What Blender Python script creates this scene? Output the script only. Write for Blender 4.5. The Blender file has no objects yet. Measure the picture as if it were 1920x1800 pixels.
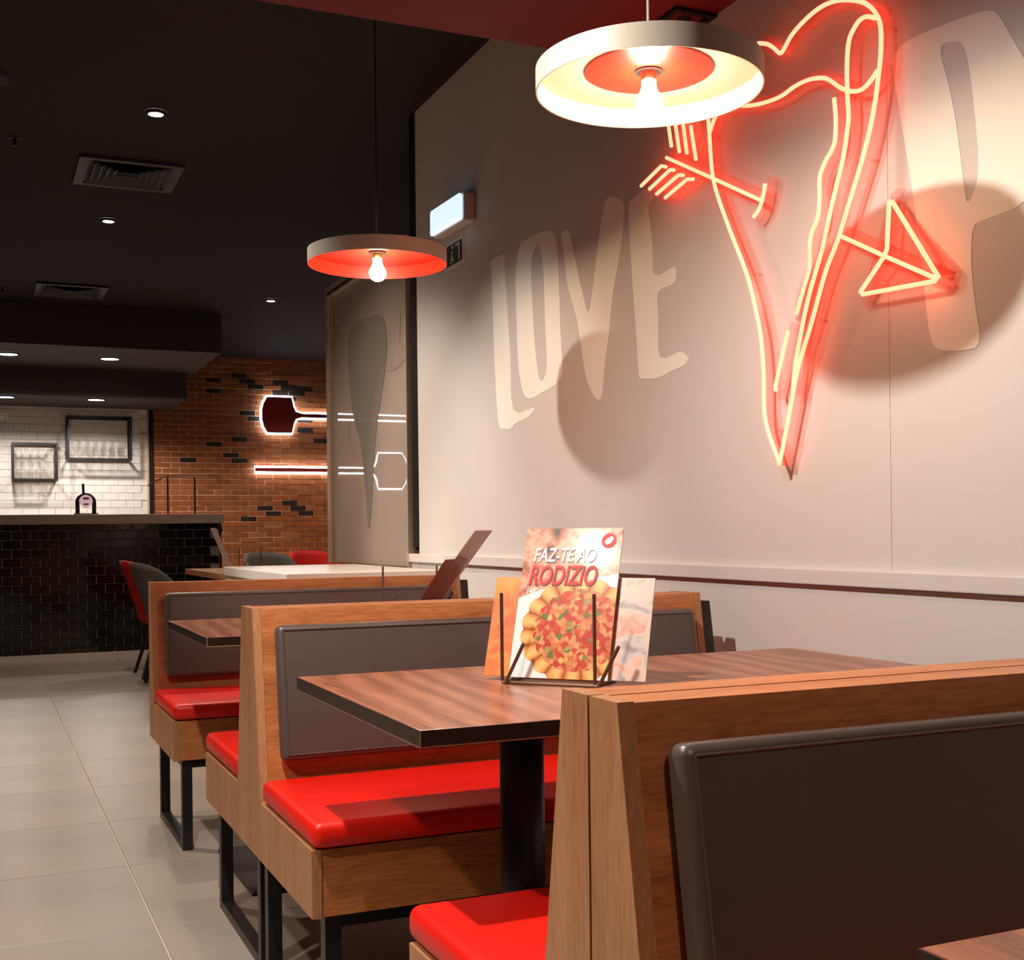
import bpy, bmesh, math, random
from mathutils import Vector, Matrix
random.seed(7)
scene = bpy.context.scene
C = scene.collection

# ------------------------------------------------------------------ camera
YAW, ROLL, FPX = 0.4144, -0.0112, 2287.7
cam_d = bpy.data.cameras.new('camera')
cam_d.sensor_width = 36.0
cam_d.lens = FPX / 1920 * 36.0
cam_d.shift_x, cam_d.shift_y = -0.00056, 0.05
cam_d.clip_start = 0.02
cam = bpy.data.objects.new('camera', cam_d)
C.objects.link(cam)
fw = Vector((math.sin(YAW), math.cos(YAW), 0))
rt = Vector((math.cos(YAW), -math.sin(YAW), 0))
up = Vector((0, 0, 1))
r2 = rt * math.cos(ROLL) + up * math.sin(ROLL)
u2 = -rt * math.sin(ROLL) + up * math.cos(ROLL)
M = Matrix.Identity(4)
for i in range(3):
    M[i][0], M[i][1], M[i][2] = r2[i], u2[i], -fw[i]
M[2][3] = 1.0
cam.matrix_world = M
scene.camera = cam

# ------------------------------------------------------------------ world, view, main lights
w = bpy.data.worlds.new('world')
scene.world = w
w.use_nodes = True
w.node_tree.nodes['Background'].inputs[0].default_value = (0.012, 0.010, 0.009, 1)
w.node_tree.nodes['Background'].inputs[1].default_value = 1.0
vs = scene.view_settings
vs.view_transform = 'Standard'
vs.look = 'None'
vs.gamma = 1.0
vs.use_curve_mapping = False
vs.exposure = 0.0

BULB = 205.0          # radiance of the pendant bulbs
NEON = 5.0            # radiance of the neon tubes
WALL_SPOTS = [  # position, target, watts, cone (rad), blend  -- ceiling spotlights washing the white wall
    ((0.11, 1.87, 2.315), (1.0, 2.0, 0.60), 165, 1.95, 0.7),
    ((-0.05, 3.877, 2.547), (1.79, 4.05, 0.75), 130, 1.00, 0.8),
    ((-0.49, 5.60, 2.820), (1.79, 4.95, 0.90), 150, 0.75, 0.7),
]
FLOOR_SPOTS = [  # visible ceiling downlights first, then unseen ones, some added as fill
    ((0.741, 5.52, 2.81), 120), ((0.731, 7.508, 2.81), 55), ((2.16, 9.615, 2.81), 85),
    ((-0.75, 5.0, 2.81), 210), ((-0.79, 1.356, 2.31), 135), ((0.45, -0.35, 2.31), 45), ((3.1, 11.7, 2.81), 55), ((4.1, 11.6, 2.81), 45), ((3.4, 7.5, 2.81), 70),  # unseen, no fittings; fill added for nearest bench front, bricks and glass among them
]
BAR_SPOTS = [((0.261, 11.005, 2.50), 40), ((1.073, 11.019, 2.50), 40), ((0.256, 11.95, 2.245), 60), ((1.037, 11.95, 2.245), 60)]

def lin(c):
    c = c / 255.0
    return c / 12.92 if c <= 0.04045 else ((c + 0.055) / 1.055) ** 2.4
def rgb(*c):
    return (lin(c[0]), lin(c[1]), lin(c[2]), 1)

def spot_light(name, loc, target, watts, cone, blend, color, radius):
    d = bpy.data.lights.new(name, 'SPOT')
    d.energy = watts
    d.spot_size = cone
    d.spot_blend = blend
    d.color = color
    d.shadow_soft_size = radius
    o = bpy.data.objects.new(name, d)
    C.objects.link(o)
    o.location = loc
    o.rotation_euler = (Vector(target) - Vector(loc)).to_track_quat('-Z', 'Y').to_euler()
    return o
for p, t, e, cone, bl in WALL_SPOTS:
    spot_light('wall_spot', p, t, e, cone, bl, (1.0, 0.95, 0.88), 0.028)
for p, e in FLOOR_SPOTS:
    spot_light('floor_spot', p, (p[0], p[1], 0), e, 2.2, 0.8, (1.0, 0.80, 0.64), 0.04)
for p, e in BAR_SPOTS:
    spot_light('bar_spot', p, (p[0], p[1], 0), e, 2.75, 0.4, (1.0, 0.92, 0.84), 0.05)

# ------------------------------------------------------------------ materials
MATS = {}
def principled(name, col, rough=0.5, metal=0.0, spec=0.5, emit=None, estr=0.0, coat=0.0):
    m = bpy.data.materials.new(name)
    m.use_nodes = True
    b = m.node_tree.nodes['Principled BSDF']
    b.inputs['Base Color'].default_value = col
    b.inputs['Roughness'].default_value = rough
    b.inputs['Metallic'].default_value = metal
    b.inputs['Specular IOR Level'].default_value = spec
    b.inputs['Coat Weight'].default_value = coat
    if emit:
        b.inputs['Emission Color'].default_value = emit
        b.inputs['Emission Strength'].default_value = estr
    MATS[name] = m
    return m
def N(m, t, **kw):
    n = m.node_tree.nodes.new(t)
    for k, v in kw.items():
        setattr(n, k, v)
    return n
def Lk(m, a, b):
    m.node_tree.links.new(a, b)
def coords(m, scale=(1, 1, 1), rot=(0, 0, 0), kind='Object'):
    tc = N(m, 'ShaderNodeTexCoord')
    mp = N(m, 'ShaderNodeMapping')
    mp.inputs['Scale'].default_value = scale
    mp.inputs['Rotation'].default_value = rot
    Lk(m, tc.outputs[kind], mp.inputs['Vector'])
    return mp.outputs['Vector']
def ramp(m, fac, stops):
    r = N(m, 'ShaderNodeValToRGB')
    els = r.color_ramp.elements
    while len(els) < len(stops):
        els.new(0.5)
    for e, (p, c) in zip(els, stops):
        e.position = p
        e.color = c
    Lk(m, fac, r.inputs['Fac'])
    return r.outputs['Color']
def noise(m, vec, scale, detail=3, dist=0.0):
    n = N(m, 'ShaderNodeTexNoise')
    n.inputs['Scale'].default_value = scale
    n.inputs['Detail'].default_value = detail
    n.inputs['Distortion'].default_value = dist
    Lk(m, vec, n.inputs['Vector'])
    return n.outputs['Fac']
def mix(m, fac, a, b, mode='MIX'):
    n = N(m, 'ShaderNodeMix', data_type='RGBA', blend_type=mode)
    for sock, v in ((n.inputs[0], fac), (n.inputs[6], a), (n.inputs[7], b)):
        if hasattr(v, 'node'):
            Lk(m, v, sock)
        else:
            sock.default_value = v
    return n.outputs[2]
def bump(m, h, strength, dist=0.002):
    b = N(m, 'ShaderNodeBump')
    b.inputs['Strength'].default_value = strength
    b.inputs['Distance'].default_value = dist
    Lk(m, h, b.inputs['Height'])
    Lk(m, b.outputs['Normal'], m.node_tree.nodes['Principled BSDF'].inputs['Normal'])
def bcol(m, c):
    Lk(m, c, m.node_tree.nodes['Principled BSDF'].inputs['Base Color'])

def mottled(name, c1, c2, scale, rough, spec=0.5, bstr=0.0, bscale=200, metal=0):
    m = principled(name, c1, rough, metal, spec)
    v = coords(m)
    bcol(m, ramp(m, noise(m, v, scale, 4), [(0.3, c1), (0.7, c2)]))
    if bstr:
        bump(m, noise(m, v, bscale, 2), bstr)
    return m
def wood(name, dark, mid, light, rough, scale, rot=(0, 0, 0), knots=True):
    m = principled(name, mid, rough, spec=0.4)
    v = coords(m, scale, rot)
    f = noise(m, v, 3.0, 6, 0.6)
    c = ramp(m, f, [(0.25, dark), (0.5, mid), (0.75, light)])
    f2 = noise(m, coords(m, tuple(s * 6 for s in scale), rot), 6.0, 2)
    c = mix(m, 0.35, c, ramp(m, f2, [(0.35, dark), (0.6, light)]))
    if knots:
        k = noise(m, coords(m, (3.2, 3.2, 3.2)), 2.2, 2)
        c = mix(m, ramp(m, k, [(0.70, (0, 0, 0, 1)), (0.80, (0.6, 0.6, 0.6, 1))]), c, dark)
    bcol(m, c)
    bump(m, f, 0.08)
    return m
oak = wood('oak_laminate', rgb(146, 80, 40), rgb(182, 108, 60), rgb(202, 134, 84), 0.42, (0.8, 6, 6))
oak_end = wood('oak_laminate_upright', rgb(148, 98, 64), rgb(170, 118, 80), rgb(186, 136, 96), 0.45, (7, 7, 0.7), knots=False)  # upright grain; ends paler than fronts, their different light put into the colour
walnut = principled('walnut_laminate', rgb(110, 65, 45), 0.30, spec=0.5)
v = coords(walnut, (1, 0.22, 1), (0, 0, 0.25))
wv = N(walnut, 'ShaderNodeTexWave', wave_type='BANDS', bands_direction='X')
wv.inputs['Scale'].default_value = 5
wv.inputs['Distortion'].default_value = 14
wv.inputs['Detail'].default_value = 3
wv.inputs['Detail Scale'].default_value = 0.8
Lk(walnut, v, wv.inputs['Vector'])
c_ = ramp(walnut, wv.outputs['Fac'], [(0.0, rgb(112, 62, 42)), (0.5, rgb(146, 88, 62)), (1.0, rgb(170, 110, 82))])
fine = noise(walnut, coords(walnut, (60, 3, 60), (0, 0, 0.25)), 4, 3)
bcol(walnut, mix(walnut, 0.4, c_, ramp(walnut, fine, [(0.35, rgb(100, 54, 36)), (0.65, rgb(176, 114, 84))])))
edge_dark = principled('dark_edge_band', rgb(38, 22, 18), 0.35)
edge_pale = principled('pale_edge_line', rgb(170, 130, 100), 0.4)
red_vinyl = mottled('red_vinyl', rgb(212, 20, 6), rgb(226, 26, 9), 3, 0.42, 0.4, 0.05, 400)
grey_vinyl = mottled('dark_grey_vinyl', rgb(80, 68, 64), rgb(88, 75, 71), 4, 0.36, 0.5, 0.05, 500)
black_steel = mottled('black_steel', rgb(20, 19, 20), rgb(27, 25, 25), 20, 0.38, 0.5)
black_matt = mottled('matt_black', rgb(16, 14, 14), rgb(22, 19, 18), 10, 0.6, 0.3)
white_paint = mottled('white_wall_paint', rgb(211, 202, 195), rgb(216, 207, 200), 1.5, 0.62, 0.3)
letter_paint = mottled('pale_letter_paint', rgb(252, 244, 230), rgb(253, 246, 234), 2, 0.6, 0.3)
ceil_dark = mottled('dark_ceiling_paint', rgb(38, 29, 26), rgb(43, 33, 29), 0.8, 0.8, 0.2)
soffit_dark = mottled('charcoal_soffit_paint', rgb(66, 58, 54), rgb(70, 62, 57), 1.0, 0.7, 0.25)
ceil_red = mottled('red_ceiling_paint', rgb(104, 16, 12), rgb(110, 18, 14), 1.0, 0.6, 0.3)
tile_floor = mottled('greige_floor_tile', rgb(150, 140, 131), rgb(165, 154, 144), 2.2, 0.33, 0.45)
grout_floor = principled('pale_grout', rgb(205, 190, 172), 0.8)
tile_black = mottled('black_glazed_tile', rgb(12, 10, 11), rgb(17, 14, 15), 6, 0.12, 0.45)
grout_grey = principled('light_grey_grout', rgb(160, 150, 143), 0.9)
tile_white = mottled('white_glazed_tile', rgb(232, 224, 216), rgb(238, 231, 224), 5, 0.12, 0.6)
grout_white = principled("off_white_grout", rgb(222, 214, 206), 0.9)
mortar = mottled('brown_mortar', rgb(206, 162, 128), rgb(222, 180, 146), 12, 0.95, 0.2)
brick_mats = [mottled('orange_brick', rgb(148, 84, 50), rgb(170, 102, 62), 9, 0.85, 0.2, 0.3, 60),
              mottled('brown_brick', rgb(132, 72, 44), rgb(152, 88, 54), 9, 0.85, 0.2, 0.3, 60),
              mottled('rust_brick', rgb(140, 76, 42), rgb(164, 94, 52), 9, 0.85, 0.2, 0.3, 60)]
brick_dark = mottled('black_brick', rgb(34, 24, 20), rgb(48, 34, 28), 9, 0.7, 0.3, 0.3, 60)
shade_white = principled('cream_lamp_metal', rgb(208, 194, 176), 0.45)
shade_grey = principled('grey_beige_lamp_metal', rgb(176, 163, 146), 0.45)
shade_red = principled('orange_red_lamp_metal', rgb(206, 34, 14), 0.35)
bulb_mat = principled('lit_warm_bulb', rgb(255, 240, 215), 0.3, emit=(1.0, 0.75, 0.52, 1), estr=BULB)
disc_mat = principled('lit_downlight_lens', rgb(255, 250, 240), 0.3, emit=(1.0, 0.93, 0.86, 1), estr=40)
bar_disc = principled('lit_bar_downlight_lens', rgb(255, 250, 240), 0.3, emit=(1.0, 0.86, 0.70, 1), estr=9)
neon_mat = principled('lit_neon_tube', rgb(255, 160, 120), 0.4, emit=(1.0, 0.155, 0.085, 1), estr=NEON)
steel_bar = principled('bronze_wire', rgb(120, 92, 78), 0.35, metal=0.6)
white_lam = principled('white_laminate', rgb(236, 226, 218), 0.25)
counter_mat = mottled('taupe_counter_stone', rgb(160, 140, 124), rgb(170, 150, 133), 14, 0.4)
skirt_mat = principled('pale_metal_skirting', rgb(228, 216, 206), 0.35)
brass = principled('brass_screw_cap', rgb(190, 150, 90), 0.3, metal=1)
chair_grey = mottled('grey_chair_fabric', rgb(88, 84, 80), rgb(97, 92, 88), 40, 0.85, 0.2)
chair_red = mottled('red_chair_fabric', rgb(190, 22, 18), rgb(204, 28, 22), 40, 0.7, 0.3)
far_wood = wood('pale_oak_tabletop', rgb(150, 108, 72), rgb(178, 132, 92), rgb(196, 152, 110), 0.4, (0.8, 6, 6), knots=False)
peel_red = mottled('dark_red_sign_face', rgb(150, 36, 34), rgb(166, 46, 42), 14, 0.6)
halo_mat = principled('lit_sign_backlight', rgb(240, 245, 255), 0.4, emit=(0.82, 0.91, 1.0, 1), estr=13)
emer_mat = principled('lit_emergency_diffuser', rgb(235, 242, 255), 0.3, emit=(0.62, 0.78, 1.0, 1), estr=1.15)
emer_case = principled('white_plastic_case', rgb(205, 190, 184), 0.4)
sign_green = principled('dark_green_sign_print', rgb(52, 62, 44), 0.4)
sign_white = principled('white_sign_plate', rgb(225, 220, 205), 0.4)
frame_alu = principled('beige_aluminium_frame', rgb(190, 172, 152), 0.35, metal=0.3)
vent_mat = principled('dark_vent_metal', rgb(44, 37, 35), 0.5)
tap_mat = principled('dark_chrome_tap', rgb(70, 58, 56), 0.25, metal=0.8)
lens_mat = principled('pink_and_white_tap_badge', rgb(236, 190, 205), 0.3, emit=(1, 0.75, 0.82, 1), estr=0.35)  # faint glow put into the badge colour
badge_red = principled('red_badge_print', rgb(190, 40, 70), 0.4)
def see_through(name, col, fac, rough=0.3, refl=None):
    m = bpy.data.materials.new(name)
    m.use_nodes = True
    nt = m.node_tree
    b = nt.nodes['Principled BSDF']
    b.inputs['Base Color'].default_value = col
    b.inputs['Roughness'].default_value = rough
    t = nt.nodes.new('ShaderNodeBsdfTransparent')
    mx = nt.nodes.new('ShaderNodeMixShader')
    mx.inputs[0].default_value = fac
    nt.links.new(t.outputs[0], mx.inputs[1])
    nt.links.new(b.outputs[0], mx.inputs[2])
    nt.links.new(mx.outputs[0], nt.nodes['Material Output'].inputs[0])
    return m
acrylic = see_through('red_tinted_acrylic', rgb(245, 110, 86), 0.17, 0.15)
frosted = see_through('frosted_glass', rgb(180, 162, 150), 0.72, 0.5)
film_dark = see_through('grey_glass_film', rgb(136, 128, 117), 0.88, 0.5)
film_pale = see_through('pale_glass_film', rgb(186, 166, 152), 0.45, 0.5)
clear_glass = see_through('clear_drinking_glass', rgb(230, 225, 216), 0.15, 0.05)

# ------------------------------------------------------------------ mesh helpers
def link(name, me, mat, parent=None):
    o = bpy.data.objects.new(name, me)
    C.objects.link(o)
    if mat is not None:
        me.materials.clear()
        me.materials.append(mat)
    if parent is not None:
        o.parent = parent
    return o
class MB:
    def __init__(s):
        s.v, s.f = [], []
    def add(s, vs, fs):
        n = len(s.v)
        s.v += [tuple(p) for p in vs]
        s.f += [tuple(i + n for i in f) for f in fs]
        return s
    def box(s, x0, x1, y0, y1, z0, z1):
        vs = [(x, y, z) for x in (x0, x1) for y in (y0, y1) for z in (z0, z1)]
        return s.add(vs, [(0, 1, 3, 2), (4, 6, 7, 5), (0, 4, 5, 1), (2, 3, 7, 6), (0, 2, 6, 4), (1, 5, 7, 3)])
    def prism(s, poly, a0, a1, axis='x'):
        # poly in the two other axes (y,z), (x,z) or (x,y)
        def P(a, p):
            return {'x': (a, p[0], p[1]), 'y': (p[0], a, p[1]), 'z': (p[0], p[1], a)}[axis]
        n = len(poly)
        vs = [P(a0, p) for p in poly] + [P(a1, p) for p in poly]
        fs = [tuple(range(n))[::-1], tuple(range(n, 2 * n))]
        fs += [(i, (i + 1) % n, n + (i + 1) % n, n + i) for i in range(n)]
        return s.add(vs, fs)
    def lathe(s, prof, cx=0, cy=0, n=24):
        # prof: list of (r,z)
        vs, fs = [], []
        for r, z in prof:
            for k in range(n):
                a = 2 * math.pi * k / n
                vs.append((cx + r * math.cos(a), cy + r * math.sin(a), z))
        for i in range(len(prof) - 1):
            for k in range(n):
                fs.append((i * n + k, i * n + (k + 1) % n, (i + 1) * n + (k + 1) % n, (i + 1) * n + k))
        return s.add(vs, fs)
    def tube(s, pts, r, n=8, closed=False):
        pts = [Vector(p) for p in pts]
        vs, fs = [], []
        m = len(pts)
        ref = None
        for i, p in enumerate(pts):
            a = pts[max(i - 1, 0)]
            b = pts[min(i + 1, m - 1)]
            d = (b - a).normalized()
            if ref is None:
                ref = d.orthogonal().normalized()
            ref = (ref - d * ref.dot(d)).normalized()
            q = d.cross(ref)
            for k in range(n):
                t = 2 * math.pi * k / n
                vs.append(p + ref * (r * math.cos(t)) + q * (r * math.sin(t)))
        for i in range(m - 1):
            for k in range(n):
                fs.append((i * n + k, i * n + (k + 1) % n, (i + 1) * n + (k + 1) % n, (i + 1) * n + k))
        fs += [tuple(range(n))[::-1], tuple((m - 1) * n + k for k in range(n))]
        return s.add(vs, fs)
    def mesh(s, name, smooth=False):
        me = bpy.data.meshes.new(name)
        me.from_pydata(s.v, [], s.f)
        bm = bmesh.new()
        bm.from_mesh(me)
        bmesh.ops.recalc_face_normals(bm, faces=bm.faces)
        bm.to_mesh(me)
        bm.free()
        if smooth:
            for p in me.polygons:
                p.use_smooth = True
        return me
    def build(s, name, mat, parent=None, smooth=False):
        return link(name, s.mesh(name, smooth), mat, parent)
def rbox_mesh(name, x0, x1, y0, y1, z0, z1, r, seg=3, xf=None, smooth=True):
    bm = bmesh.new()
    bmesh.ops.create_cube(bm, size=1)
    for v_ in bm.verts:
        v_.co = Vector(((x0 + x1) / 2 + v_.co.x * (x1 - x0), (y0 + y1) / 2 + v_.co.y * (y1 - y0), (z0 + z1) / 2 + v_.co.z * (z1 - z0)))
    bmesh.ops.bevel(bm, geom=bm.edges[:], offset=r, segments=seg, profile=0.5, affect='EDGES')
    if xf:
        bmesh.ops.transform(bm, matrix=xf, verts=bm.verts)
    me = bpy.data.meshes.new(name)
    bm.to_mesh(me)
    bm.free()
    if smooth:
        for p in me.polygons:
            p.use_smooth = True
    return me
def rbox(name, mat, parent, *a, **k):
    return link(name, rbox_mesh(name, *a, **k), mat, parent)
def tag(o, label, cat, group=None, kind=None):
    if label:
        o['label'] = label
    if cat:
        o['category'] = cat
    if group:
        o['group'] = group
    if kind:
        o['kind'] = kind
    return o
def thing(name, loc, label, cat, group=None, rz=0.0):
    o = bpy.data.objects.new(name, None)
    o.empty_display_size = 0.1
    C.objects.link(o)
    o.location = loc
    o.rotation_euler = (0, 0, rz)
    return tag(o, label, cat, group)
def copy_tree(src, loc=None, rz=None, label=None, parent=None):
    c = src.copy()
    C.objects.link(c)
    c.parent = parent
    if loc is not None:
        c.location = loc
    if rz is not None:
        c.rotation_euler = (0, 0, rz)
    if label:
        c['label'] = label
    for ch in list(src.children):
        copy_tree(ch, parent=c)
    return c
def catmull(pts, n=5):
    out = []
    P = [Vector(p) for p in pts]
    for i in range(len(P) - 1):
        p0, p1, p2, p3 = P[max(i - 1, 0)], P[i], P[i + 1], P[min(i + 2, len(P) - 1)]
        for k in range(n):
            t = k / n
            out.append(0.5 * ((2 * p1) + (p2 - p0) * t + (2 * p0 - 5 * p1 + 4 * p2 - p3) * t * t + (3 * p1 - p0 - 3 * p2 + p3) * t ** 3))
    out.append(P[-1])
    return out
def flat_shape(name, loops, x0, x1, mat, parent=None):
    # polygon (with holes) in the y,z plane, given a real thickness along x
    bm = bmesh.new()
    edges = []
    for lp in loops:
        vs_ = [bm.verts.new((x0, y, z)) for y, z in lp]
        edges += [bm.edges.new((vs_[i], vs_[(i + 1) % len(vs_)])) for i in range(len(vs_))]
    bmesh.ops.triangle_fill(bm, use_beauty=True, use_dissolve=False, edges=edges)
    ext = bmesh.ops.extrude_face_region(bm, geom=bm.faces[:])
    bmesh.ops.translate(bm, vec=(x1 - x0, 0, 0), verts=[g for g in ext['geom'] if isinstance(g, bmesh.types.BMVert)])
    bmesh.ops.recalc_face_normals(bm, faces=bm.faces)
    me = bpy.data.meshes.new(name)
    bm.to_mesh(me)
    bm.free()
    return link(name, me, mat, parent)

# ---- outlines on the wall and glass, as (y, z) in metres
NEON_STROKES = {
  'heart_outline': [(2.4643, 2.1772), (2.4297, 2.1625), (2.4001, 2.1408), (2.3774, 2.1211), (2.3586, 2.1293), (2.3358, 2.1458), (2.3014, 2.1586), (2.2561, 2.1679), (2.2143, 2.1694), (2.1737, 2.1626), (2.129, 2.1469), (2.0857, 2.1249), (2.0589, 2.1028), (2.0392, 2.077), (2.0297, 2.0509), (2.0287, 2.0136), (2.0326, 1.9769), (2.038, 1.9496), (2.047, 1.9076), (2.063, 1.8562), (2.0914, 1.7906), (2.1642, 1.6563), (2.183, 1.6252), (2.221, 1.5701), (2.2685, 1.4737), (2.3092, 1.3978), (2.3364, 1.3356), (2.3472, 1.2995), (2.3952, 1.1613), (2.4015, 1.1617), (2.4428, 1.236), (2.457, 1.2888), (2.4576, 1.3754), (2.4669, 1.4633), (2.4876, 1.5355), (2.5241, 1.63), (2.5916, 1.7483), (2.6498, 1.8574), (2.6732, 1.9254), (2.6837, 2.025), (2.6903, 2.0755), (2.7016, 2.1416)],
  'cone_edge': [(2.6812, 2.027), (2.6582, 2.0557), (2.6285, 2.0668), (2.5619, 2.0575), (2.5049, 2.039), (2.4387, 2.0253), (2.3751, 2.0196), (2.3238, 2.0249), (2.2743, 2.0228), (2.2265, 2.0112), (2.1986, 1.9968), (2.1625, 1.968), (2.1271, 1.9479), (2.0923, 1.9397), (2.0632, 1.9481), (2.0411, 1.963)],
  'inner_loop': [(2.0459, 2.0751), (2.0727, 2.089), (2.095, 2.0897), (2.1125, 2.0803), (2.1286, 2.0633), (2.1362, 2.0336), (2.1388, 1.9856), (2.1379, 1.9376), (2.135, 1.8971), (2.141, 1.8606), (2.1562, 1.8067), (2.1942, 1.719), (2.2334, 1.6206), (2.2791, 1.5328), (2.3144, 1.4405), (2.3358, 1.3691), (2.3427, 1.3239)],
  'wavy_stroke': [(2.1828, 1.9512), (2.178, 1.9107), (2.1785, 1.8814), (2.1827, 1.8531), (2.1959, 1.8357), (2.2148, 1.8208), (2.2361, 1.7896), (2.2369, 1.7417), (2.2453, 1.6992), (2.2669, 1.6715), (2.2753, 1.6369), (2.276, 1.5968), (2.2984, 1.5523), (2.3274, 1.4957)],
  'short_stroke': [(2.3585, 1.4633), (2.3823, 1.4078), (2.4087, 1.3439), (2.409, 1.3274)],
  'arrow_shaft': [(2.8985, 2.0232), (2.6613, 1.9002), (2.4606, 1.7946)],
  'arrow_arc': [(2.4424, 1.8311), (2.4493, 1.811), (2.4607, 1.7868), (2.4742, 1.772), (2.4922, 1.7621)],
  'feather1': [(2.8945, 2.1446), (2.8867, 2.1129), (2.8713, 2.0455)],
  'feather2': [(2.8582, 2.136), (2.8506, 2.1046), (2.8305, 2.0177)],
  'feather3': [(2.82, 2.1281), (2.8125, 2.097), (2.793, 2.004)],
  'feather4': [(2.7729, 2.0719), (2.7487, 1.9743)],
  'feather5': [(3.0391, 1.9819), (2.9259, 2.0082), (2.9005, 1.9982)],
  'feather6': [(2.9929, 1.9606), (2.8793, 1.985), (2.8588, 1.9779)],
  'feather7': [(2.9536, 1.937), (2.8372, 1.959), (2.8116, 1.9506)],
  'feather8': [(2.9079, 1.9149), (2.7944, 1.9359), (2.7628, 1.9274)],
  'arrow_tip_shaft': [(2.1681, 1.6431), (2.0261, 1.5685), (1.8738, 1.4908)],
  'arrow_head': [(2.0097, 1.6784), (2.0178, 1.5812), (2.0261, 1.5685), (2.1031, 1.5065), (2.0963, 1.5007), (1.8797, 1.4877), (1.8693, 1.4931), (2.0, 1.676), (2.0097, 1.6784)],
}
LETTERS = {
  'L': [[(4.2528, 2.0255), (4.1298, 2.0208), (4.119, 1.9799), (4.0985, 1.8103), (4.0741, 1.6298), (4.0546, 1.4398), (3.8894, 1.4325), (3.8761, 1.4228), (3.9174, 1.404), (4.0299, 1.3909), (4.0812, 1.3746), (4.163, 1.3813), (4.1855, 1.3952), (4.2065, 1.4664), (4.2305, 1.7114), (4.24, 1.9256)]],
  'O': [[(3.9698, 2.03), (3.8068, 2.0301), (3.7298, 2.0179), (3.6928, 1.9904), (3.6754, 1.9433), (3.6656, 1.8443), (3.6575, 1.6815), (3.648, 1.5727), (3.6556, 1.5146), (3.7057, 1.4908), (3.8083, 1.4775), (3.8885, 1.4664), (3.9498, 1.4785), (3.9836, 1.5253), (4.0093, 1.6211), (4.0187, 1.7967), (4.0227, 1.9137), (3.999, 1.9959)], [(3.8275, 1.9957), (3.8022, 1.9596), (3.785, 1.8675), (3.7765, 1.7003), (3.7672, 1.5611), (3.7941, 1.523), (3.8203, 1.5206), (3.8394, 1.548), (3.8631, 1.6577), (3.8795, 1.8012), (3.8874, 1.91), (3.875, 1.9696), (3.8475, 1.9945)]],
  'V': [[(3.6375, 1.9886), (3.6072, 1.9913), (3.5837, 1.9764), (3.5394, 1.872), (3.4959, 1.7698), (3.4582, 1.6961), (3.4292, 1.7473), (3.3935, 1.8672), (3.3588, 1.9701), (3.3258, 2.0219), (3.2945, 2.0214), (3.2439, 2.0011), (3.2163, 1.9796), (3.217, 1.9507), (3.2371, 1.8583), (3.2912, 1.7221), (3.3199, 1.6032), (3.3482, 1.5225), (3.3662, 1.4345), (3.3774, 1.413), (3.3991, 1.4102), (3.4368, 1.4371), (3.4799, 1.4985), (3.5113, 1.6063), (3.5436, 1.7001), (3.5999, 1.805), (3.6272, 1.9169), (3.6439, 1.974)]],
  'E': [[(3.1867, 1.977), (3.1076, 1.9901), (3.0246, 1.9916), (3.0161, 1.9663), (3.0713, 1.941), (3.0633, 1.8901), (3.0511, 1.8176), (3.0411, 1.7321), (2.9419, 1.7329), (2.9249, 1.7249), (2.9238, 1.7), (2.9429, 1.6857), (3.0224, 1.6777), (3.0222, 1.604), (3.0175, 1.4928), (2.9129, 1.4921), (2.8795, 1.4808), (2.8673, 1.468), (2.8842, 1.4526), (2.9568, 1.4438), (3.0368, 1.4343), (3.1198, 1.4442), (3.1384, 1.4617), (3.1502, 1.5774), (3.1705, 1.748), (3.1823, 1.8703), (3.1875, 1.9436)]],
  'P': [[(2.0367, 2.001), (1.9921, 2.0154), (1.8779, 2.0075), (1.807, 1.9983), (1.7729, 1.99), (1.7498, 1.9733), (1.7211, 1.9243), (1.6961, 1.8801), (1.6657, 1.82), (1.6544, 1.7428), (1.6617, 1.6617), (1.6937, 1.6036), (1.7454, 1.5938), (1.7924, 1.5923), (1.8202, 1.5807), (1.8247, 1.5085), (1.8155, 1.4285), (1.8058, 1.3801), (1.8096, 1.3547), (1.8307, 1.3473), (1.9027, 1.3547), (1.9324, 1.3725), (1.9468, 1.4239), (1.9605, 1.5361), (1.9891, 1.7086), (2.0187, 1.8568), (2.0413, 1.9715)], [(1.9006, 1.9678), (1.8858, 1.9704), (1.8498, 1.9581), (1.8345, 1.9356), (1.8226, 1.8843), (1.8101, 1.7915), (1.8043, 1.7119), (1.8084, 1.6715), (1.8227, 1.644), (1.8347, 1.6391), (1.8413, 1.6698), (1.8497, 1.7248), (1.8628, 1.808), (1.8833, 1.8946), (1.8995, 1.9432)]],
}
GLASS_HEART = [(6.0349, 2.0714), (5.894, 2.0666), (5.6861, 2.0586), (5.5877, 2.0337), (5.5348, 1.9659), (5.5242, 1.8801), (5.5556, 1.7747), (5.6154, 1.6627), (5.6761, 1.5571), (5.7402, 1.3888), (5.7761, 1.216), (5.8272, 1.0415), (5.8573, 1.0418), (5.896, 1.2204), (5.9645, 1.4479), (6.086, 1.5938), (6.1603, 1.7858), (6.186, 1.9747), (6.1335, 2.0411)]
GLASS_ARROW = [(5.3341, 1.9999), (5.3087, 1.9916), (5.3256, 1.8762), (5.2137, 1.8317), (5.2527, 1.7849), (5.3946, 1.7586), (5.5282, 1.7712), (5.3664, 1.8165)]
GLASS_TAIL = [(6.2017, 1.5856), (6.1523, 1.572), (6.1549, 1.5075), (6.0775, 1.4009), (6.1104, 1.3891), (6.205, 1.502)]

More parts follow.
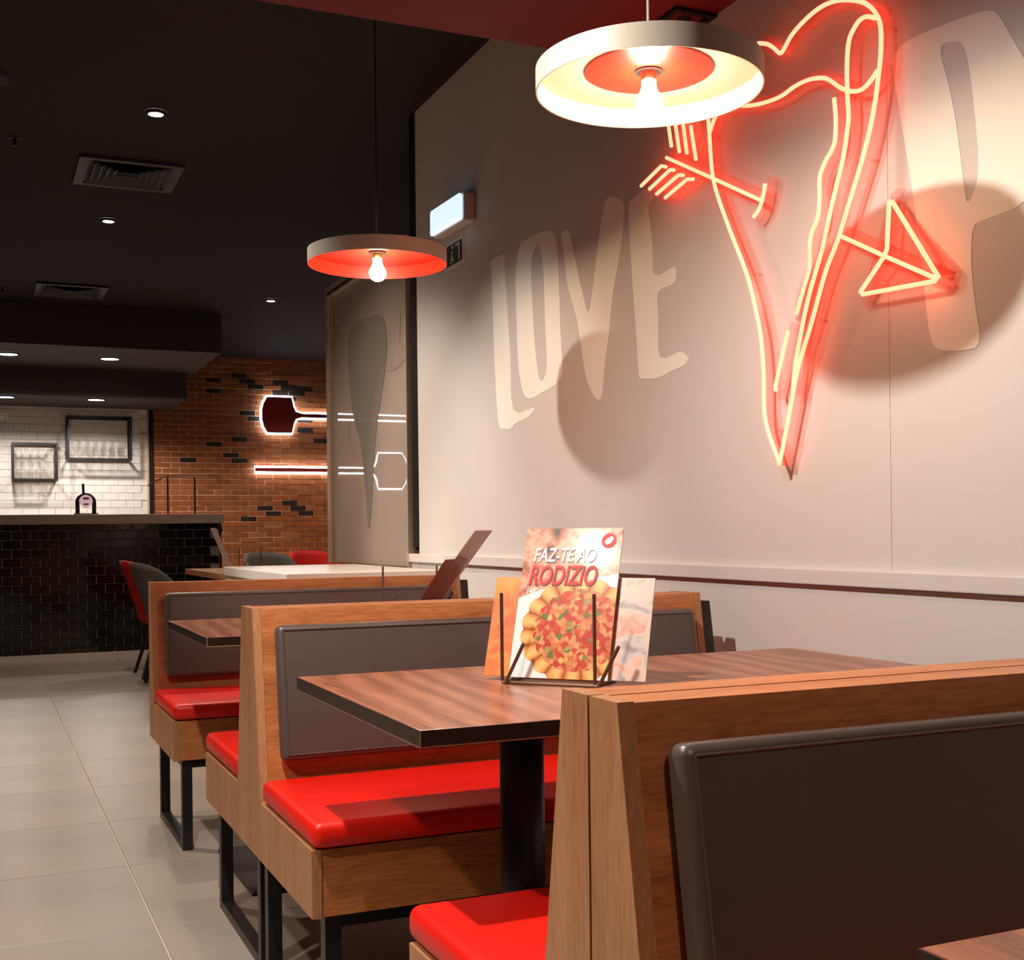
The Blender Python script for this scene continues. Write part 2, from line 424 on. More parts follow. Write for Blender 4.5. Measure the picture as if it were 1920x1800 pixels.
# ------------------------------------------------------------------ the setting
FL = 0.045            # floor level
XW = 1.793            # face of the white wall
ZC = 2.856            # dark ceiling
ZR = 2.35             # dropped red ceiling
YB = 12.85            # brick wall face
def struct(o, label=None):
    o['kind'] = 'structure'
    if label:
        o['label'] = label
    return o
floor = struct(MB().box(-2.7, 5.1, -1.3, 13.1, FL - 0.12, FL - 0.004).build('floor', grout_floor), 'floor of large greige tiles with thin pale joints')
tile_me = rbox_mesh('tile', -0.2980, 0.2980, -0.2990, 0.2990, -0.02, 0.0, 0.0015, 1, smooth=False)
tile_me.materials.append(tile_floor)
for i in range(-6, 8):
    for j in range(-2, 22):
        cx_, cy_ = 0.393 + 0.6 * (i + 0.5) - 0.6, 4.28 + 0.6 * (j - 7 + 0.5)
        if cx_ > 5.3 or cy_ > 13.1 or cx_ < -2.9:
            continue
        if cx_ > 2.2 and cy_ < 5.0:
            continue
        t = bpy.data.objects.new('tile', tile_me)
        C.objects.link(t)
        t.parent = floor
        t.location = (cx_, cy_, FL + random.uniform(-0.0003, 0.0003))
struct(MB().box(-2.7, 5.1, 3.08, 13.1, ZC, ZC + 0.1).build('ceiling', ceil_dark), 'dark brown painted ceiling over the aisle and bar')
struct(MB().box(-2.7, 1.95, -1.3, 3.08, ZR, ZC + 0.1).build('ceiling', ceil_red), 'dropped red ceiling above the near booths')
# white wall: two boards with a hairline joint, above and below the rail
wr = struct(MB().box(XW + 0.006, XW + 0.16, -1.3, 5.10, FL - 0.05, ZC).build('wall_right', white_paint), 'white wall beside the booths with big painted letters')
for (y0, y1) in ((-1.29, 2.0624), (2.0636, 5.10)):
    MB().box(XW, XW + 0.006, y0, y1, 0.902, ZC - 0.001).build('panel', white_paint, wr)
MB().box(XW, XW + 0.006, -1.29, 5.10, FL, 0.8658).build('panel', white_paint, wr)
rail = struct(rbox('trim_1', white_paint, None, XW - 0.016, XW + 0.004, -1.28, 5.225, 0.868, 0.905, 0.003, 2, smooth=False), 'white horizontal rail along the white wall')
struct(MB().box(XW - 0.004, XW + 0.16, 5.10, 5.17, 0.935, ZC).build('trim_2', black_matt), 'black vertical strip closing the end of the white wall')
struct(MB().box(XW - 0.002, XW + 0.16, 5.10, 5.222, FL, 0.868).build('trim_3', white_paint), 'white low end block of the wall')
wb = struct(MB().box(1.60, 5.1, YB + 0.004, YB + 0.2, FL - 0.05, ZC).build('wall_back', mortar), 'red brown brick wall with scattered black bricks')
# bricks
BP, BH = 0.1756, 0.0555
bm_e = [rbox_mesh('brick', -(BP - 0.009) / 2, (BP - 0.009) / 2, 0, 0.03, -(BH - 0.009) / 2, (BH - 0.009) / 2, 0.003, 1, smooth=False) for _ in range(4)]
for me_, mt_ in zip(bm_e, brick_mats + [brick_dark]):
    me_.materials.append(mt_)
dark_set = set()
rows = int((ZC - FL) / BH)
for k in range(44):
    rr, cc = random.randrange(2, rows), random.randrange(0, 19)
    dark_set.add((rr, cc))
    if random.random() < 0.75:
        dark_set.add((rr - 1, cc + (0 if rr % 2 else 1)))
cells = []
for r_ in range(rows):
    z = ZC - 0.03 - BH * r_
    for c_i in range(-1, 21):
        xa = 1.663 + BP * (c_i + 0.5 * (r_ % 2))
        xb = min(xa + BP - 0.009, 5.09)
        xa = max(xa, 1.663)
        if xb - xa < 0.03 or z < FL + 0.02:
            continue
        x = (xa + xb) / 2
        vis = z > 0.74
        near = x if vis else 50 + x
        cells.append((near, x, z, (r_, c_i) in dark_set, (xb - xa) / (BP - 0.009)))
cells.sort()
rest = [MB() for _ in range(4)]
for n_, (_, x, z, dk, sc_) in enumerate(cells):
    kind = 3 if dk else random.randrange(3)
    dy = random.uniform(-0.003, 0.003)
    if n_ < 300:
        o = bpy.data.objects.new('brick', bm_e[kind])
        C.objects.link(o)
        o.parent = wb
        o.location = (x, YB - 0.003 + dy, z)
        o.scale = (sc_, 1, 1)
    else:
        h_ = sc_ * (BP - 0.009) / 2
        rest[kind].box(x - h_, x + h_, YB - 0.003 + dy, YB + 0.03, z - (BH - 0.009) / 2, z + (BH - 0.009) / 2)
# the remaining bricks of the wall as one part
me_ = bpy.data.meshes.new('brick_courses')
vs_, fs_, mi_ = [], [], []
for k, mb_ in enumerate(rest):
    n_ = len(vs_)
    vs_ += mb_.v
    fs_ += [tuple(i + n_ for i in f) for f in mb_.f]
    mi_ += [k] * len(mb_.f)
me_.from_pydata(vs_, [], fs_)
for mt_ in brick_mats + [brick_dark]:
    me_.materials.append(mt_)
for p, k in zip(me_.polygons, mi_):
    p.material_index = k
o = link('brick_courses', me_, None, wb)
o['kind'] = 'stuff'
# white tiled wall behind the bar
wt = struct(MB().box(-2.7, 1.62, YB + 0.02, YB + 0.2, FL - 0.05, ZC).build('wall_bar', grout_white), 'glossy white tiled wall behind the bar')
wt_me = rbox_mesh('tile', -0.0735, 0.0735, 0, 0.012, -0.0360, 0.0360, 0.003, 1, smooth=False)
wt_me.materials.append(tile_white)
for r_ in range(17):
    for c_i in range(15):
        x = 1.62 - 0.075 - 0.15 * c_i - 0.075 * (r_ % 2)
        o = bpy.data.objects.new('tile', wt_me)
        C.objects.link(o)
        o.parent = wt
        o.location = (x, YB + 0.009 + random.uniform(-0.0005, 0.0005), 2.33 - 0.0375 - 0.075 * r_)
        o.rotation_euler = (random.uniform(-0.006, 0.006), 0, random.uniform(-0.006, 0.006))
struct(MB().box(1.62, 1.66, YB - 0.02, YB + 0.05, FL, 2.4).build('trim_4', black_matt), 'black vertical strip between white tiles and brick wall')
struct(MB().box(-2.8, -2.7, -1.3, 13.1, FL - 0.1, ZC).build('wall_left', soffit_dark))
struct(MB().box(5.1, 5.2, -1.3, 13.1, FL - 0.1, ZC).build('wall_side', soffit_dark))
struct(MB().box(-2.8, 1.95, -1.4, -1.3, FL - 0.1, ZC).build('wall_front', soffit_dark))
# stepped soffit over the bar
struct(MB().box(-2.7, 1.915, 10.42, 12.87, 2.533, ZC).build('ceiling', soffit_dark), 'charcoal dropped soffit over the bar, upper step')
struct(rbox('ceiling', soffit_dark, None, -2.69, 1.85, 11.80, 12.855, 2.275, 2.56, 0.03, 3, smooth=False), 'charcoal dropped soffit over the bar, lower step')

# ------------------------------------------------------------------ booth benches
X0, LEN = 0.535, 1.114
ZT, ZB, ZS = 0.842, 0.320, 0.441
def make_bench(sg):
    """parts of a bench; the seam (back) is y=0 and the seat reaches to y = sg*0.54"""
    P = []
    prof = [(0.0015, ZT), (0.056, ZT), (0.122, ZS), (0.540, ZS), (0.540, ZB), (0.0015, ZB)]
    pr = [(sg * a, b) for a, b in prof]
    for x in (0.0, LEN - 0.018):
        P.append(('end_panel', MB().prism(pr, x, x + 0.018, 'x').mesh('end_panel'), oak_end))
    bp = [(sg * a, b) for a, b in [(0.002, ZT - 0.0015), (0.0545, ZT - 0.0015), (0.1205, ZS), (0.002, ZS)]]
    P.append(('back_panel', MB().prism(bp, 0.0185, LEN - 0.0185, 'x').mesh('back_panel'), oak))
    y = sorted((sg * 0.002, sg * 0.5385))
    P.append(('seat_box', MB().box(0.0185, LEN - 0.0185, y[0], y[1], ZB + 0.001, ZS - 0.001).mesh('seat_box'), oak))
    y = sorted((sg * 0.128, sg * 0.552))
    P.append(('seat_cushion', rbox_mesh('seat_cushion', 0.0, LEN - 0.006, y[0], y[1], ZS + 0.002, ZS + 0.050, 0.017, 4), red_vinyl))
    # back cushion, lying on the sloping back panel
    ang = math.atan2(0.122 - 0.056, ZT - ZS)
    xf = Matrix.Translation((0, sg * 0.122, ZS)) @ Matrix.Rotation(sg * ang, 4, 'X')
    y = sorted((sg * 0.0015, sg * 0.038))
    P.append(('back_cushion', rbox_mesh('back_cushion', 0.042, LEN - 0.042, y[0], y[1], 0.082, 0.366, 0.013, 4, xf), grey_vinyl))
    # welt along the cushion edge
    pts = [(0.055, sg * 0.0385, 0.094), (LEN - 0.055, sg * 0.0385, 0.094), (LEN - 0.055, sg * 0.0385, 0.354), (0.055, sg * 0.0385, 0.354), (0.055, sg * 0.0385, 0.094)]
    mb = MB()
    for a, b in zip(pts[:-1], pts[1:]):
        mb.tube([xf @ Vector(a), xf @ Vector(b)], 0.0016, 6)
    P.append(('piping', mb.mesh('piping'), grey_vinyl, 'back_cushion'))
    # black steel leg frames
    t = 0.030
    for x in (0.028, LEN - 0.028 - t):
        for yy in (0.022, 0.536 - t - 0.016):
            y = sorted((sg * yy, sg * (yy + t)))
            P.append(('leg', MB().box(x, x + t, y[0], y[1], FL, ZB).mesh('leg'), black_steel))
        y = sorted((sg * (0.022 + t), sg * (0.536 - t - 0.016)))
        P.append(('floor_rail', MB().box(x, x + t, y[0], y[1], FL, FL + 0.022).mesh('floor_rail'), black_steel))
        P.append(('top_rail', MB().box(x, x + t, y[0], y[1], ZB - 0.022, ZB - 0.0005).mesh('top_rail'), black_steel))
    for yy in (0.022, 0.536 - t - 0.016):
        y = sorted((sg * yy, sg * (yy + t)))
        P.append(('cross_rail', MB().box(0.028 + t, LEN - 0.028 - t, y[0], y[1], ZB - 0.026, ZB - 0.0005).mesh('cross_rail'), black_steel))
    fp = [(sg * a, b) for a, b in [(0.006, ZT - 0.022), (0.045, ZT - 0.022), (0.112, ZS), (0.112, ZB + 0.05), (0.006, ZB + 0.05)]]
    P.append(('wall_filler', MB().prism(fp, LEN + 0.0005, LEN + 0.035, 'x').mesh('wall_filler'), edge_dark))
    return P
kits = {s: make_bench(s) for s in (1, -1)}
def bench(sg, yseam, label):
    root = thing('booth_bench', (X0, yseam, 0), label, 'bench', 'upholstered booth benches along the white wall')
    made = {}
    for it in kits[sg]:
        me = it[1]
        par = made[it[3]] if len(it) > 3 else root
        made[it[0]] = link(it[0], me, it[2], par)
    return root
YA, YBn, YCn = 1.040, 2.6507, 4.2994
bench(-1, YA, 'nearest booth bench facing the camera, with black leather back cushion at lower right')
bench(1, YA + 0.0015, 'booth bench turned away with red seat poking out beside the nearest bench end')
bench(-1, YBn, 'booth bench behind the walnut table with the pizza menu, grey back and red seat')
bench(1, YBn + 0.0015, 'booth bench turned away, only its red seat corner seen left of the middle bench')
bench(-1, YCn, 'farthest booth bench, grey back cushion and bright red seat, in front of white counter')

# ------------------------------------------------------------------ booth tables
TX0, TX1, TZ, TT = 0.53, 1.62, 0.740, 0.024
def booth_table(y0, y1, label):
    root = thing('booth_table', (TX0, y0, FL), label, 'table', 'walnut tables between the booth benches')
    w_, d_ = TX1 - TX0, y1 - y0
    z1 = TZ - FL
    z0 = z1 - TT
    MB().box(0.002, w_ - 0.002, 0.002, d_ - 0.002, z0 + 0.0005, z1).build('tabletop', walnut, root)
    eb = [MB().box(0, w_, 0, 0.002, z0 + 0.002, z1 - 0.0008), MB().box(0, w_, d_ - 0.002, d_, z0 + 0.002, z1 - 0.0008),
          MB().box(0, 0.002, 0.002, d_ - 0.002, z0 + 0.002, z1 - 0.0008), MB().box(w_ - 0.002, w_, 0.002, d_ - 0.002, z0 + 0.002, z1 - 0.0008)]
    for m_ in eb:
        m_.build('edge_band', edge_dark, root)
    MB().box(0.0005, w_ - 0.0005, 0.0005, 0.0025, z0, z0 + 0.002).box(0.0005, 0.0025, 0.0025, d_ - 0.0005, z0, z0 + 0.002).build('edge_line', edge_pale, root)
    MB().box(0.0003, 0.0016, -0.0006, 0.0003, z0 + 0.002, z1 - 0.0008).build('corner_line', edge_pale, root)
    for cx_ in (0.296, w_ - 0.296):
        MB().lathe([(0.0, 0.011), (0.037, 0.011), (0.037, z0 - 0.006), (0.0, z0 - 0.006)], cx_, d_ / 2, 32).build('column', black_steel, root, True)
        for p in root.children[-1].data.polygons:
            p.use_smooth = abs(p.normal.z) < 0.5
        rbox('foot_plate', black_steel, root, cx_ - 0.17, cx_ + 0.17, d_ / 2 - 0.25, d_ / 2 + 0.25, 0.0, 0.011, 0.004, 2, smooth=False)
        MB().box(cx_ - 0.09, cx_ + 0.09, d_ / 2 - 0.12, d_ / 2 + 0.12, z0 - 0.006, z0 + 0.0003).build('mounting_plate', black_steel, root)
    return root
booth_table(1.515, 2.185, 'walnut table with black column holding the pizza menu')
booth_table(3.13, 3.815, 'walnut table between the middle and farthest benches')
booth_table(-0.076, 0.591, 'corner of walnut table at the bottom right edge in front of the nearest bench')

# ------------------------------------------------------------------ pendant lamps
def pendant(loc, ztop, red_inside, label):
    root = thing('pendant_lamp', loc, label, 'lamp', 'flat drum pendant lamps over the tables')
    R, H = 0.21, 0.043
    inner = shade_red if red_inside else shade_white
    sh = MB().lathe([(R, 0.0), (R, H), (0.02, H + 0.001), (0.02, H - 0.001), (R - 0.003, H - 0.002)], n=72).build('shade', shade_grey, root, True)
    MB().lathe([(R - 0.0005, 0.0), (R - 0.003, 0.0004), (R - 0.0032, H - 0.004), (0.021, H - 0.0045)], n=72).build('inner_lining', inner, sh, True)
    for o_ in (sh, sh.children[0]):
        md = o_.modifiers.new('split', 'EDGE_SPLIT')
        md.split_angle = math.radians(40)
    if not red_inside:
        MB().lathe([(0.021, H - 0.0065), (0.118, H - 0.0065), (0.118, H - 0.0046)], n=64).build('reflector_disc', shade_red, sh)
    # socket, bulb, canopy and cord
    MB().lathe([(0.0, H - 0.004), (0.026, H - 0.004), (0.026, H - 0.009), (0.0, H - 0.009)], n=24).build('socket_collar', black_matt, root)
    MB().lathe([(0.0, H + 0.02), (0.0155, H + 0.02), (0.0155, 0.019), (0.0, 0.019)], n=24).build('socket', brass if red_inside else shade_red, root, True)
    pr = [(0.0, -0.050)]
    for a in range(-80, 50, 10):
        pr.append((0.0255 * math.cos(math.radians(a)), -0.025 + 0.0255 * math.sin(math.radians(a))))
    pr += [(0.0135, 0.006), (0.013, 0.019), (0.0, 0.019)]
    MB().lathe(pr, n=24).build('bulb', bulb_mat, root, True)
    MB().lathe([(0.0, H + 0.0), (0.03, H + 0.0), (0.012, H + 0.03), (0.0, H + 0.03)], n=20).build('top_cap', shade_grey, root)
    MB().tube([(0, 0, H + 0.02), (0, 0, ztop - loc[2] - 0.02)], 0.0028, 8).build('cord', edge_dark if red_inside else shade_grey, root)
    MB().lathe([(0.0, ztop - loc[2] - 0.022), (0.045, ztop - loc[2] - 0.022), (0.045, ztop - loc[2]), (0.0, ztop - loc[2])], n=24).build('ceiling_rose', black_matt, root)
    return root
pendant((1.150, 1.964, 1.813), ZR, False, 'large near pendant lamp, cream inside with orange red disc around the bulb')
pendant((1.123, 3.548, 1.812), ZC, True, 'small far pendant lamp with orange red inside and long black cord')
# ------------------------------------------------------------------ neon sign
sign = thing('neon_sign', (0, 0, 0), 'red neon heart shaped pizza slice pierced by an arrow on white wall', 'sign')
XT = 1.750
straight = ('arrow_shaft', 'arrow_tip_shaft', 'arrow_head', 'feather4', 'feather1', 'feather2', 'feather3', 'feather5', 'feather6', 'feather7', 'feather8')
ribbon_v, ribbon_f = [], []
def ribbon(pts, half, x0, x1):
    """flat acrylic strip following a stroke"""
    n0 = len(ribbon_v)
    m = len(pts)
    for i, p in enumerate(pts):
        a, b = pts[max(i - 1, 0)], pts[min(i + 1, m - 1)]
        d = (b - a)
        d = Vector((d.y, d.z)).normalized() if d.length > 1e-6 else Vector((1, 0))
        e = half if 0 < i < m - 1 else half
        ext = Vector((0, 0))
        if i == 0:
            ext = -d * half * 0.8
        if i == m - 1:
            ext = d * half * 0.8
        nn = Vector((-d.y, d.x)) * e
        for x in (x0, x1):
            for sgn in (1, -1):
                ribbon_v.append((x, p.y + ext.x + sgn * nn.x, p.z + ext.y + sgn * nn.y))
    for i in range(m - 1):
        a, b = n0 + 4 * i, n0 + 4 * (i + 1)
        ribbon_f.extend([(a, b, b + 1, a + 1), (a + 2, a + 3, b + 3, b + 2), (a, a + 2, b + 2, b), (a + 1, b + 1, b + 3, a + 3)])
    a, b = n0, n0 + 4 * (m - 1)
    ribbon_f.extend([(a, a + 1, a + 3, a + 2), (b, b + 2, b + 3, b + 1)])
k_ = 0
for nm, pts in NEON_STROKES.items():
    p3 = [Vector((XT, y, z)) for y, z in pts]
    cur = p3 if nm in straight else catmull(p3, 4)
    pname = 'feather_tube' if nm.startswith('feather') else nm + '_tube'
    MB().tube(cur, 0.0048, 8).build(pname, neon_mat, sign, True)
    if nm != 'arrow_head' and not nm.startswith('feather'):
        ribbon(cur, 0.021, 1.7660 + 0.0004 * k_, 1.7700 + 0.0004 * k_)
    k_ += 1
me_ = bpy.data.meshes.new('acrylic_backing')
me_.from_pydata(ribbon_v, [], ribbon_f)
link('acrylic_backing', me_, acrylic, sign)
ah = NEON_STROKES['arrow_head']
cy_ = sum(p[0] for p in ah) / len(ah)
cz_ = sum(p[1] for p in ah) / len(ah)
tri = [ah[0], ah[4], ah[6]]
g_ = []
for p in tri:
    d = Vector((p[0] - cy_, p[1] - cz_))
    t_ = Vector((-d.y, d.x)) / d.length * 0.022
    e_ = d / d.length * 0.024
    g_ += [(p[0] + e_.x - t_.x, p[1] + e_.y - t_.y), (p[0] + e_.x * 1.3, p[1] + e_.y * 1.3), (p[0] + e_.x + t_.x, p[1] + e_.y + t_.y)]
def plate(name, names_):
    """acrylic plate round a group of strokes: convex hull grown by 2 cm"""
    ps = []
    for n__ in names_:
        for (y_, z_) in NEON_STROKES[n__]:
            for k__ in range(8):
                ps.append((y_ + 0.017 * math.cos(k__ * math.pi / 4), z_ + 0.017 * math.sin(k__ * math.pi / 4)))
    ps = sorted(set(ps))
    def half(seq):
        h = []
        for q in seq:
            while len(h) > 1 and (h[-1][0] - h[-2][0]) * (q[1] - h[-2][1]) - (h[-1][1] - h[-2][1]) * (q[0] - h[-2][0]) <= 0:
                h.pop()
            h.append(q)
        return h[:-1]
    flat_shape(name, [half(ps) + half(ps[::-1])], 1.7735, 1.7775, acrylic, sign)
plate('upper_feather_plate', ['feather1', 'feather2', 'feather3', 'feather4'])
plate('lower_feather_plate', ['feather5', 'feather6', 'feather7', 'feather8'])
flat_shape('arrow_head_plate', [g_], 1.7735, 1.7775, acrylic, sign)
# stand-offs
so = MB()
for y, z in [NEON_STROKES['heart_outline'][i] for i in (6, 14, 20, 24, 30, 35)] + [ah[0], ah[4], ah[6]]:
    so.tube([(1.7755, y, z), (XW - 0.0005, y, z)], 0.004, 8)
so.build('stand_offs', acrylic, sign)

# ------------------------------------------------------------------ painted letters
lab = {'L': 'pale painted letter L, first of the word LOVE on white wall', 'O': 'pale painted narrow letter O in the word LOVE',
       'V': 'pale painted letter V in the word LOVE', 'E': 'pale painted letter E ending the word LOVE, below neon feathers',
       'P': 'huge pale painted letter P at the right edge of the wall'}
for ch, loops in LETTERS.items():
    lp = []
    for q in loops:
        cc = catmull([(0, a, b) for a, b in q + [q[0]]], 3)[:-1]
        lp.append([(p.y, p.z) for p in cc])
    tag(flat_shape('painted_letter', lp, XW - 0.0012, XW - 0.0002, letter_paint), lab[ch], 'letter', 'painted wall lettering')

# ------------------------------------------------------------------ emergency light and sign on the wall
em = thing('emergency_light', (XW, 4.575, 2.268), 'lit bluish white emergency light box on the white wall', 'light')
em.rotation_euler = (0.02, 0, 0)
rbox('case', emer_case, em, -0.050, -0.0005, -0.178, 0.178, -0.056, 0.056, 0.008, 2, smooth=False)
rbox('diffuser', emer_mat, em, -0.066, -0.0505, -0.170, 0.170, -0.051, 0.051, 0.012, 3)
sg_ = thing('pictogram_sign', (XW, 4.622, 2.130), 'small dark green pictogram plate with white border under the emergency light', 'sign')
MB().box(-0.004, -0.0005, -0.098, 0.098, -0.052, 0.052).build('plate', sign_white, sg_)
MB().box(-0.0052, -0.0041, -0.086, 0.086, -0.042, 0.042).build('print', sign_green, sg_)
pm = MB()
pm.box(-0.0062, -0.0053, 0.022, 0.030, -0.012, 0.014)
pm.prism([(0.012, 0.02), (0.026, 0.026), (0.026, 0.036), (0.012, 0.036)], -0.0062, -0.0053, 'x')
pm.prism([(0.03, -0.012), (0.045, -0.034), (0.037, -0.038), (0.022, -0.014)], -0.0062, -0.0053, 'x')
pm.prism([(0.028, -0.012), (0.012, -0.032), (0.004, -0.028), (0.020, -0.008)], -0.0062, -0.0053, 'x')
pm.prism([(-0.015, -0.034), (-0.06, -0.034), (-0.06, 0.034), (-0.015, 0.034), (-0.015, 0.026), (-0.05, 0.026), (-0.05, -0.034)], -0.0062, -0.0053, 'x')
pm.build('pictogram', sign_white, sg_)

# ------------------------------------------------------------------ glass partition
gp = thing('glass_partition', (1.785, 5.2, 0.84), 'frosted glass partition with heart film in pale frame at the wall end', 'partition')
y0, y1, z0, z1 = 0.0, 1.335, 0.0, 1.50
MB().box(0.006, 0.014, 0.012, y1 - 0.05, 0.004, z1 - 0.05).build('glass_pane', frosted, gp)
MB().box(-0.010, 0.022, 0.0, 0.012, z0, z1).build('frame_post', frame_alu, gp)
MB().box(-0.018, 0.030, y1 - 0.055, y1, z0, z1).build('frame_post', frame_alu, gp)
MB().box(-0.012, -0.004, y1 - 0.061, y1 - 0.0555, z0, z1 - 0.056).build('frame_bead', edge_pale, gp)
MB().box(-0.018, 0.030, 0.012, y1 - 0.055, z1 - 0.055, z1).build('frame_rail', frame_alu, gp)
MB().box(-0.024, -0.0185, 0.012, y1 - 0.055, z1 - 0.050, z1 - 0.036).build('frame_bead', edge_dark, gp)
for nm, pg, mt, th_ in (('heart_film', GLASS_HEART, film_dark, 0.0022), ('arrow_film', GLASS_ARROW, film_pale, 0.0030), ('tail_film', GLASS_TAIL, film_pale, 0.0026)):
    cc = catmull([(0, a, b) for a, b in pg + [pg[0]]], 3)[:-1]
    flat_shape(nm, [[(p.y - 5.2, p.z - 0.84) for p in cc]], 0.0058 - th_, 0.0056, mt, gp)

# ------------------------------------------------------------------ white counter behind the farthest bench
wc = thing('white_counter', (1.13, 4.75, FL), 'white counter behind the farthest bench below the glass partition', 'counter')
rbox('countertop', white_lam, wc, -0.02, 0.64, -0.02, 1.30, 0.755, 0.797, 0.003, 2, smooth=False)
MB().box(0.0, 0.62, 0.0, 1.28, 0.06, 0.7545).build('cabinet', white_lam, wc)
MB().box(0.03, 0.60, 0.03, 1.25, 0.0, 0.0595).build('plinth', black_matt, wc)
for i in range(2):
    MB().box(-0.016, -0.0005, 0.02 + 0.63 * i, 0.63 + 0.63 * i, 0.08, 0.74).build('door', white_lam, wc)

# ------------------------------------------------------------------ menus and holders
def text_mesh(name, body, size, mat, parent, loc, shear=0.0, sx=1.0):
    cu = bpy.data.curves.new(name, 'FONT')
    cu.body = body
    cu.size = size
    cu.shear = shear
    cu.extrude = 0.0
    cu.offset = size * 0.018
    tmp = bpy.data.objects.new('tmp_text', cu)
    C.objects.link(tmp)
    dg = bpy.context.evaluated_depsgraph_get()
    me = bpy.data.meshes.new_from_object(tmp.evaluated_get(dg))
    bpy.data.objects.remove(tmp)
    bpy.data.curves.remove(cu)
    o = link(name, me, mat, parent)
    o.scale = (sx, 1, 1)
    o.location = loc
    return o
print_white = principled('white_print', rgb(250, 246, 240), 0.35)
print_red = principled('red_print', rgb(206, 32, 24), 0.35)
print_shadow = principled('dark_print_shadow', rgb(70, 24, 20), 0.35)
# print of the pizza menu (object space: x right, y up, in metres, origin bottom left)
def menu_print():
    m = principled('pizza_menu_print', rgb(200, 120, 90), 0.3, spec=0.4, coat=0.5)
    m.node_tree.nodes['Principled BSDF'].inputs['Coat Roughness'].default_value = 0.11
    v = coords(m)
    bg = ramp(m, noise(m, v, 28, 3), [(0.30, rgb(70, 48, 46)), (0.42, rgb(184, 108, 88)), (0.55, rgb(232, 176, 148)), (0.68, rgb(214, 92, 72))])
    sep = N(m, 'ShaderNodeSeparateXYZ')
    Lk(m, v, sep.inputs[0])
    def mth(op, a, b=None, c=None):
        n = N(m, 'ShaderNodeMath', operation=op)
        for i, q in enumerate((a, b, c)):
            if q is None:
                continue
            if hasattr(q, 'node'):
                Lk(m, q, n.inputs[i])
            else:
                n.inputs[i].default_value = q
        return n.outputs[0]
    x, y = sep.outputs[0], sep.outputs[1]
    # white paper under the pizza: below a curve rising to the right
    yy = mth('SUBTRACT', y, mth('MULTIPLY_ADD', mth('POWER', mth('MAXIMUM', x, 0.0), 0.7), 0.16, 0.140))
    paper = mth('LESS_THAN', yy, 0.0)
    c = mix(m, paper, bg, rgb(240, 234, 232))
    dx = mth('SUBTRACT', x, 0.118)
    dy = mth('MULTIPLY', mth('SUBTRACT', y, 0.086), 1.12)
    ang = mth('ARCTAN2', dy, dx)
    wob = mth('MULTIPLY', mth('ABSOLUTE', mth('SINE', mth('MULTIPLY', ang, 9.0))), 0.006)
    dd = mth('SUBTRACT', mth('SQRT', mth('ADD', mth('MULTIPLY', dx, dx), mth('MULTIPLY', dy, dy))), wob)
    crustmask = mth('LESS_THAN', dd, 0.101)
    lobes = mth('ABSOLUTE', mth('SINE', mth('MULTIPLY', ang, 9.0)))
    crust = ramp(m, lobes, [(0.0, rgb(150, 70, 22)), (0.4, rgb(214, 130, 58)), (1.0, rgb(244, 188, 112))])
    c = mix(m, crustmask, c, crust)
    vor = N(m, 'ShaderNodeTexVoronoi')
    vor.inputs['Scale'].default_value = 105
    Lk(m, v, vor.inputs['Vector'])
    sv = N(m, 'ShaderNodeSeparateColor')
    Lk(m, vor.outputs['Color'], sv.inputs[0])
    tr = ramp(m, sv.outputs[0], [(0.0, rgb(206, 44, 22)), (0.36, rgb(216, 70, 36)), (0.45, rgb(232, 150, 84)), (0.64, rgb(238, 170, 110)), (0.72, rgb(224, 108, 70)), (0.86, rgb(240, 196, 110)), (0.93, rgb(110, 122, 56))])
    shade = ramp(m, vor.outputs['Distance'], [(0.0, (1, 1, 1, 1)), (0.75, (0.72, 0.6, 0.55, 1))])
    tr = mix(m, 1.0, tr, shade, 'MULTIPLY')
    c = mix(m, mth('LESS_THAN', dd, 0.077), c, tr)
    bcol(m, c)
    return m
menu_mat = menu_print()
side = principled('landscape_card_print', rgb(220, 170, 150), 0.25, spec=0.6)
v = coords(side)
sp = N(side, 'ShaderNodeSeparateXYZ')
Lk(side, v, sp.inputs[0])
lf = ramp(side, noise(side, v, 12, 2, 2.0), [(0.3, rgb(222, 90, 72)), (0.5, rgb(232, 136, 74)), (0.7, rgb(240, 168, 80))])
rg = ramp(side, noise(side, v, 26, 2, 0.8), [(0.3, rgb(160, 146, 142)), (0.42, rgb(206, 192, 186)), (0.54, rgb(236, 194, 174)), (0.66, rgb(234, 150, 130)), (0.75, rgb(196, 178, 172))])
gt = N(side, 'ShaderNodeMath', operation='GREATER_THAN')
gt.inputs[1].default_value = 0.095
Lk(side, sp.outputs[0], gt.inputs[0])
bcol(side, mix(side, gt.outputs[0], lf, rg))
card_dark = mottled('dark_red_menu_print', rgb(90, 30, 26), rgb(150, 60, 40), 30, 0.3)
card_back = principled('pinkish_grey_card', rgb(190, 160, 148), 0.4)

def card(name, bl, bdir, lean, back, w_, h_, mat, label, group=None):
    """bl: bottom left corner, bdir: horizontal edge direction, back: horizontal direction the top leans to, lean: radians"""
    bx = Vector((bdir[0], bdir[1], 0)).normalized()
    bk = Vector((back[0], back[1], 0)).normalized()
    uy = (Vector((0, 0, 1)) * math.cos(lean) + bk * math.sin(lean)).normalized()
    nz = bx.cross(uy).normalized()
    uy = nz.cross(bx).normalized()
    root = bpy.data.objects.new(name, None)
    C.objects.link(root)
    Mx = Matrix.Identity(4)
    for i in range(3):
        Mx[i][0], Mx[i][1], Mx[i][2], Mx[i][3] = bx[i], uy[i], nz[i], bl[i]
    root.matrix_world = Mx
    tag(root, label, 'menu', group)
    MB().box(0, w_, 0, h_, -0.0012, 0.0012).build('sheet', mat, root)
    return root
mb_dir, mb_back = (0.67, -0.743), (0.743, 0.67)
